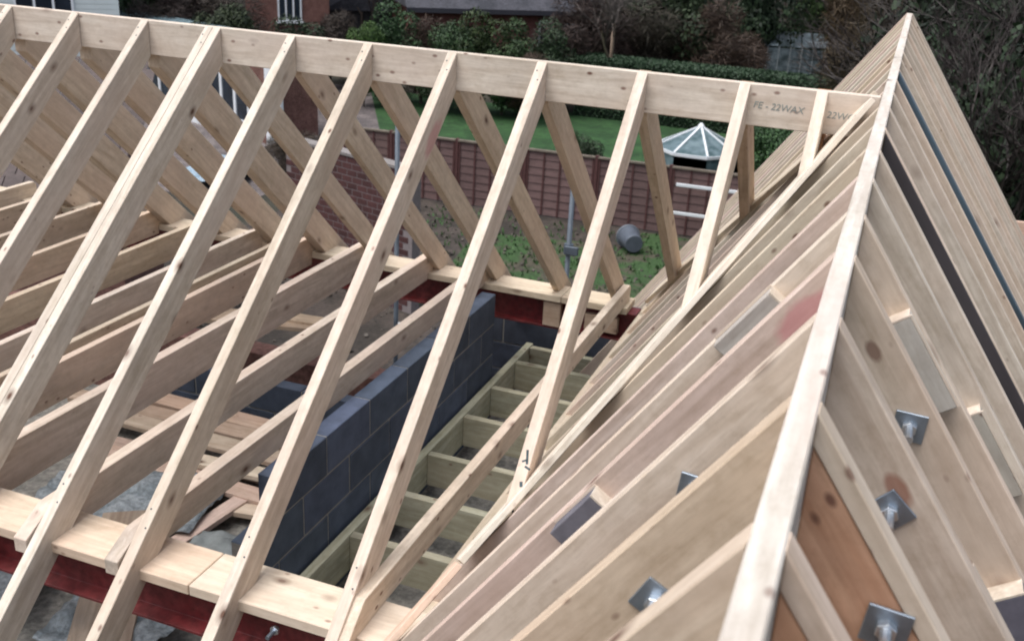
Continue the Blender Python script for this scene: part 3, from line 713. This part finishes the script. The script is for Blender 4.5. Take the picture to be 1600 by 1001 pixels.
# bungalow with the grey roof
P = placed((-.337, .9415), 42); BG = thing("bungalow", "red brick bungalow under a wide grey roof, top centre", "house", P)
ang = math.atan2(.345, .938) + .28; M = faceM(P, ang)
mesh_obj("wall", box(-4.6, 2.4, 0, 6, 0, 3.0), flat("bungalow_brick", (.16, .062, .052), .2, 6, tint=True), BG, M)
mesh_obj("roof", prism([(-.5, 2.95), (6.5, 2.95), (3, 5.2)], -2.9, 5.0), ROOFG, BG, M @ Matrix.Rotation(PI / 2, 4, 'Z'))
window(BG, M @ Matrix.Translation((.35, -.03, 1.15)), .55, 1.35, 1); window(BG, M @ Matrix.Translation((1.4, -.03, 1.5)), .9, .95, 2)
mesh_obj("fascia", box(-5.0, 2.8, -.52, -.46, 2.78, 2.96), flat("dark_fascia", (.03, .03, .04), .1, 4), BG, M)
GHF = flat('weathered_frame', (.24, .27, .28), .3, 6)
GHG = two('grimy_glass', (.045, .065, .07), (.15, .19, .21), 2.2, rough=.4)
# old greenhouse beyond the hedge
P = placed((-.10, .995), 41); GH = thing("greenhouse", "old bluish greenhouse behind the clipped hedge, upper right of centre", "greenhouse", P)
M = faceM(P, math.atan2(.10, .995) + .1)
for k in range(7):
    x = -1.35 + k * .42
    mesh_obj("frame_post", box(x, x + .04, -.02, .02, .6, 2.3), GHF, GH, M)
    if k < 6: mesh_obj("glass_pane", box(x + .04, x + .42, 0, .012, .6, 2.25), GHG, GH, M); mesh_obj("roof_pane", prism([(0, 2.3), (.9, 2.75), (.9, 2.77), (0, 2.32)], -x - .40, -x - .02), GHG, GH, M @ Matrix.Rotation(PI / 2, 4, 'Z'))
mesh_obj("base_wall", box(-1.35, 1.2, -.03, .05, 0, .6), BRICKFAR, GH, M)
mesh_obj("cover_sheet", box(.55, 1.3, -.05, .9, 2.35, 2.52), SHEET, GH, M)

# ---- vegetation
def leaf_mesh(name, n, shape, size, mat, clumps=14, flatz=1.0, seed=0, strips=False):
    rnd = random.Random(seed); bm = bmesh.new()
    cl = []
    for _ in range(clumps):
        while True:
            v = Vector((rnd.uniform(-1, 1), rnd.uniform(-1, 1), rnd.uniform(-1, 1)))
            if v.length < 1: break
        cl.append((v * .78, rnd.uniform(.22, .42)))
    for _ in range(n):
        c, r = rnd.choice(cl)
        d = Vector((rnd.gauss(0, 1), rnd.gauss(0, 1), rnd.gauss(0, 1))).normalized()
        p = c + d * r * rnd.uniform(.55, 1.05) ** .6
        p = Vector((p.x * shape[0], p.y * shape[1], p.z * shape[2] + shape[2]))
        s = size * rnd.uniform(.5, 1.4)
        a = Vector((rnd.gauss(0, 1), rnd.gauss(0, 1), rnd.gauss(0, .7))).normalized(); b2 = a.cross(d if abs(a.dot(d)) < .95 else Vector((0, 0, 1))).normalized()
        if strips: s2 = s * .12; s *= 1.8
        else: s2 = s * .6
        bm.faces.new([bm.verts.new(q) for q in (p + a * s, p + b2 * s2, p - a * s, p - b2 * s2)])
    me = bpy.data.meshes.new(name); bm.to_mesh(me); bm.free(); me.materials.append(mat); return me
def tube_into(bm, a, b2, r1, r2, n=5):
    d = (b2 - a); L = d.length
    if L < 1e-5: return
    z = d / L; x = z.orthogonal().normalized(); y = z.cross(x)
    A = [bm.verts.new(a + (x * math.cos(2 * PI * k / n) + y * math.sin(2 * PI * k / n)) * r1) for k in range(n)]
    B = [bm.verts.new(b2 + (x * math.cos(2 * PI * k / n) + y * math.sin(2 * PI * k / n)) * r2) for k in range(n)]
    for k in range(n): bm.faces.new((A[k], A[(k + 1) % n], B[(k + 1) % n], B[k]))
def bare_meshes(seed, h):
    """trunk with limbs, and a crown of fine twigs"""
    rnd = random.Random(seed); tb = bmesh.new(); cb = bmesh.new()
    def grow(p, d, L, r, lev):
        q = p + d * L; tgt = tb if lev < 2 else cb
        mid = p + d * L * .5 + Vector((rnd.uniform(-1, 1), rnd.uniform(-1, 1), 0)) * L * .05
        tube_into(tgt, p, mid, r, r * .85, 6 if lev < 2 else 3); tube_into(tgt, mid, q, r * .85, r * .65, 6 if lev < 2 else 3)
        if lev >= 5: return
        for _ in range(4 if lev in (1, 2) else 3):
            nd = (d + Vector((rnd.gauss(0, .5), rnd.gauss(0, .5), rnd.gauss(.12, .3)))).normalized()
            st = p + (q - p) * rnd.uniform(.45, 1)
            grow(st, nd, L * rnd.uniform(.6, .82), r * .55, lev + 1)
    grow(Vector((0, 0, 0)), Vector((0, 0, 1)), h * .27, h * .011, 0)
    out = []
    for nm, b_, mt in (("trunk", tb, BARK), ("crown", cb, TWIG)):
        me = bpy.data.meshes.new(nm); b_.to_mesh(me); b_.free(); me.materials.append(mt); out.append(me)
    return out
BARE = [bare_meshes(s, 10) for s in (1, 2, 3, 4)]
bushes = [leaf_mesh("foliage", 15000, (1, 1, 1), .034, LEAF, 22, seed=s) for s in (11, 12, 13)]
brown = [leaf_mesh("foliage", 15000, (1, 1, 1), .045, LEAFB, 22, seed=s, strips=True) for s in (21, 22, 23)]
def stem_mesh():
    bm = bmesh.new(); tube_into(bm, Vector((0, 0, 0)), Vector((.05, 0, 1)), .05, .03, 7)
    for a in range(5): tube_into(bm, Vector((.02, 0, .35 + .1 * a)), Vector((.5 * math.cos(a * 1.3), .5 * math.sin(a * 1.3), 1.0 + .1 * a)), .025, .01, 5)
    me = bpy.data.meshes.new("trunk"); bm.to_mesh(me); bm.free(); me.materials.append(BARK); return me
STEM = stem_mesh()
def put(name, me, parent, P, s, rz=0, col=(1, 1, 1)):
    o = bpy.data.objects.new(name, me); C.objects.link(o); o.parent = parent; o.location = (0, 0, 0) if P is None else P; o.scale = s; o.rotation_euler = (0, 0, rz); o.color = (*col, 1); return o
def bush(P, s, col, label, variant, br=False, group=None, cat="bush", name="garden_bush"):
    o = thing(name, label, cat, P, group)
    put("crown", (brown if br else bushes)[variant % 3], o, (0, 0, .05 * s[2]), s, random.uniform(0, 6), col)
    put("trunk", STEM, o, None, (s[0] * .8, s[1] * .8, s[2] * .9), random.uniform(0, 6))
    return o
def baretree(P, h, variant, col, label, bark=(1, 1, 1), group=None):
    o = thing("bare_tree", label, "tree", P, group); s = h / 10.0; rz = random.uniform(0, 6)
    put("trunk", BARE[variant % 4][0], o, None, (s, s, s), rz, bark); put("crown", BARE[variant % 4][1], o, None, (s, s, s), rz, col)
    return o
# clipped hedge across the far side of the lawn
bm = bmesh.new(); rnd = random.Random(5)
HX0, HX1, HY0, HY1, HZ = -9.3, 5.5, 30.6, 32.0, 1.95
for _ in range(60000):
    x = rnd.uniform(HX0, HX1); r = rnd.random()
    if r < .5: p = Vector((x, HY0 + rnd.uniform(-.06, .08), G + rnd.uniform(0, HZ)))
    elif r < .97: p = Vector((x, rnd.uniform(HY0, HY1), G + HZ + rnd.uniform(-.06, .08)))
    else: p = Vector((x, HY1, G + rnd.uniform(0, HZ)))
    a = Vector((rnd.gauss(0, 1), rnd.gauss(0, 1), rnd.gauss(0, 1))).normalized() * rnd.uniform(.02, .05); b2 = a.orthogonal() * .6
    bm.faces.new([bm.verts.new(q) for q in (p + a, p + b2, p - a, p - b2)])
HG = thing("clipped_hedge", "long clipped evergreen hedge along the far side of the lawn", "hedge", ((HX0 + HX1) / 2, 31.3, G))
mesh_obj("foliage", bm, HEDGE, HG)
mesh_obj("inner_growth", box(HX0 + .05, HX1 - .05, HY0 + .05, HY1 - .05, G, G + HZ - .06), flat("hedge_inside", (.008, .014, .007), .3, 5), HG)

def at(px, py, dist):
    """ground point under the photograph's column px, py rows from the top, at a horizontal distance"""
    R = co.matrix_world.to_3x3(); d = R @ Vector(((px - 800) / 1607, -(py - 500.5) / 1607, -1)); d.z = 0; d.normalize()
    return Vector((1.3324 + d.x * dist, -4.0433 + d.y * dist, G))
specs = [  # px, distance, size, colour, variant, brown?, label
    (215, 40, (1.4, 1.2, 1.5), (1.1, 1.3, .8), 0, False, "green bush right beside the white house"),
    (250, 38, (1.5, 1.3, 1.4), (.9, .7, .8), 1, True, "reddish brown shrub between white house and brick house"),
    (310, 39, (2.2, 1.6, 1.7), (1, .9, .9), 2, True, "brown twiggy shrub left of the brick house"),
    (345, 36, (1.2, 1.2, 1.2), (1, .9, .6), 0, False, "dark low shrub below the brick house, left one"),
    (450, 38, (1.6, 1.2, 1.0), (.8, .9, .7), 1, False, "dark rounded evergreen bush under the white window"),
    (515, 40, (1.5, 1.3, 1.1), (1, .9, .9), 2, True, "brown shrub beside the dark lean-to"),
    (568, 36, (.7, .7, 1.05), (2.3, 2.6, 1.2), 0, False, "yellow-green conical bush above the ridge"),
    (610, 37, (1.3, 1.1, 1.25), (1.5, 1.9, 1.6), 1, False, "fresh green bush right of the yellow-green one"),
    (660, 37, (1.5, 1.2, 1.2), (1.2, .9, .8), 2, True, "brown shrub left of the bungalow"),
    (700, 35.5, (1.4, 1.1, 1.1), (1.2, 1.5, 1.1), 0, False, "mid green bush under the bungalow wall"),
    (745, 35.5, (1.4, 1.1, 1.25), (1.5, 1.4, .8), 1, False, "olive bush in front of the bungalow"),
    (790, 35.5, (1.3, 1.1, 1.15), (1.3, 1.5, 1.0), 2, False, "green bush right of the olive one"),
    (830, 35, (1.3, 1.1, .95), (1.3, 1.0, .8), 0, True, "low brown shrub below the bungalow windows"),
    (868, 36.5, (1.2, 1.0, 1.15), (.9, 1.1, .9), 1, False, "dark green bush at the bungalow's corner"),
    (915, 38, (2.0, 1.4, 1.7), (1.1, .85, .95), 2, True, "purplish bare shrub right of the bungalow"),
    (990, 39, (2.0, 1.5, 1.7), (.9, .95, .8), 0, True, "dull olive shrub behind the left end of the hedge"),
    (1055, 40, (2.1, 1.5, 1.9), (1.0, 1.0, .8), 1, False, "dark evergreen shrub behind the hedge, left of the greenhouse"),
    (1120, 39, (1.9, 1.5, 1.6), (1.3, 1.0, .9), 2, True, "brown shrub beside the greenhouse's left end"),
    (1165, 42, (1.9, 1.5, 2.6), (.8, 1.0, .9), 0, False, "tall dark evergreen behind the greenhouse"),
    (1345, 38, (1.8, 1.5, 2.4), (1.6, 1.3, .8), 1, True, "golden brown shrub right of the greenhouse"),
    (1300, 44, (2.2, 1.5, 3.0), (1.3, 1.5, .7), 2, False, "olive evergreen over the greenhouse"),
]
for px, dist, s, col, v, br, lab in specs:
    s = (s[0] * 1.15, s[1] * 1.1, s[2] * 1.35); col = tuple(c * .68 for c in col)
    bush(at(px, 40, dist), s, col, lab, v, br)
bts = [(330, 47, 9), (520, 50, 10), (565, 46, 8), (640, 52, 11), (930, 50, 11), (1010, 48, 10), (1080, 52, 12), (1150, 50, 11), (1235, 54, 12), (1310, 48, 11), (1370, 42, 11), (270, 48, 9), (700, 60, 12), (800, 62, 12), (880, 60, 12)]
btl = ["bare tree behind the brown shrub at upper left", "bare tree above the dark lean-to", "slim bare tree over the yellow-green bush", "bare tree left of the bungalow roof", "bare tree right of the bungalow",
       "bare tree behind the left end of the hedge", "tall bare tree left of the greenhouse", "bare tree just left of the greenhouse", "tall bare tree over the greenhouse", "bare tree right of the greenhouse", "bare tree left of the cross ridge's tip",
       "bare tree right of the white house", "distant bare tree behind the bungalow roof's left end", "distant bare tree behind the bungalow roof", "distant bare tree behind the bungalow roof's right end"]
for i, ((px, dist, h), lab) in enumerate(zip(bts, btl)):
    baretree(at(px, 20, dist), h, i, (random.uniform(.8, 1.2), random.uniform(.75, 1.05), random.uniform(.8, 1.1)), lab)
# pale slender trunk
baretree(at(957, 60, 36.5), 8, 1, (1, 1, 1), "slender tree with a pale bark trunk standing behind the hedge", (3.2, 3.0, 2.7))
# the dark wood close on the right
wood_r = [(1400, 30, 9, 0), (1445, 24, 9, 1), (1490, 21, 10, 2), (1530, 19, 9, 3), (1570, 17, 9, 1), (1610, 16, 9, 2), (1660, 16, 9, 0), (1520, 27, 11, 0), (1590, 24, 11, 3), (1640, 22, 11, 1)]
wl = ["bare tree behind the tip of the cross ridge", "bare dark tree just right of the ridge tip", "dark bare tree, second to the right of the ridge tip", "dark bare tree above the right slope's upper part", "dark bare tree near the right edge", "dark bare tree on the right edge", "dark bare tree beyond the right edge", "taller bare tree set back in the dark wood", "tall bare tree at the back of the dark wood near the right edge", "tall bare tree at the right end of the dark wood"]
for (px, dist, h, v), lab in zip(wood_r, wl):
    baretree(at(px, 150, dist), h, v, (.42, .38, .38), lab, (.4, .4, .4))
rb_ = [(1425, 26, (1.7, 1.6, 2.6), (.75, .8, .6), 0, True), (1475, 22, (1.7, 1.5, 2.5), (.6, .8, .7), 1, False), (1510, 20, (1.6, 1.5, 2.3), (.55, .5, .5), 2, True), (1550, 17.5, (1.5, 1.4, 2.1), (.55, .7, .6), 0, False),
       (1590, 14.5, (1.2, 1.2, 1.35), (1.2, 1.7, 1.2), 1, False), (1640, 17, (1.8, 1.6, 2.8), (.5, .6, .5), 2, False), (1385, 33, (2.0, 1.6, 3.0), (1.1, 1.0, .7), 1, True), (1560, 24, (2.6, 2.2, 3.6), (.45, .5, .45), 0, False), (1480, 29, (2.6, 2.2, 3.6), (.5, .5, .45), 2, True), (1625, 22, (2.6, 2.2, 3.8), (.4, .45, .4), 1, False)]
rl = ["brown brush behind the ridge tip", "dark evergreen brush right of the ridge tip", "dark brown brush at the upper part of the right slope", "dark evergreen bush over the right slope", "brighter green bush at the right edge of the picture",
      "dark evergreen beyond the right edge", "olive-brown brush left of the ridge tip", "large dark evergreen at the back of the right-hand wood", "large dark brown thicket at the back of the right-hand wood", "large dark evergreen in the top right corner"]
for (px, dist, s, col, v, br), lab in zip(rb_, rl): bush(at(px, 150, dist), s, col, lab, v, br)
bush(at(915, 200, 27), (.75, .7, .60), (.8, .8, .8), "dark round bush on the lawn beyond the fence", 1)
bush(Vector((-10.2, 19.2, G)), (.7, .5, .5), (1, 1.1, .9), "small bush behind the fence at its left end", 2)
bush(at(1212, 200, 25.5), (1.5, 1.0, 1.15), (1.1, 1.5, 1.1), "dense green bush behind the fence beside the octagonal glasshouse", 0)
bush(Vector((-5.9, 19.6, G)), (.35, .35, .85), (.8, 1, .7), "narrow dark shrub behind the middle of the fence", 2)
bush(Vector((-12.4, 17.6, G)), (.9, .8, .8), (.9, .8, .7), "brown shrub at the left end of the fence", 0, True)
# far-off wood on the rising ground
fo = bmesh.new(); rnd = random.Random(9)
for _ in range(42000):
    a = rnd.uniform(-1.15, .45); d = rnd.uniform(64, 95)
    x, y = 1.3 + d * math.sin(a), -4 + d * math.cos(a)
    hgt = 8 + 3.5 * noise.noise(Vector((x * .12, y * .12, 0)))
    p = Vector((x, y, G + max(0, d - 62) * .16 + rnd.uniform(0, 1) ** .8 * hgt)); s = rnd.uniform(.15, .42)
    u = Vector((rnd.gauss(0, 1), rnd.gauss(0, 1), rnd.gauss(0, 1))).normalized(); w_ = u.orthogonal().normalized()
    k = .12 if rnd.random() < .6 else .6
    fo.faces.new([fo.verts.new(q) for q in (p + u * s * 1.6, p + w_ * s * k, p - u * s * 1.6, p - w_ * s * k)])
tag(mesh_obj("distant_wood", fo, leafm("distant_wood_growth", (.018, .022, .014), (.070, .058, .050)), None), "far-off winter wood closing the view along the top", "wood", kind="stuff")
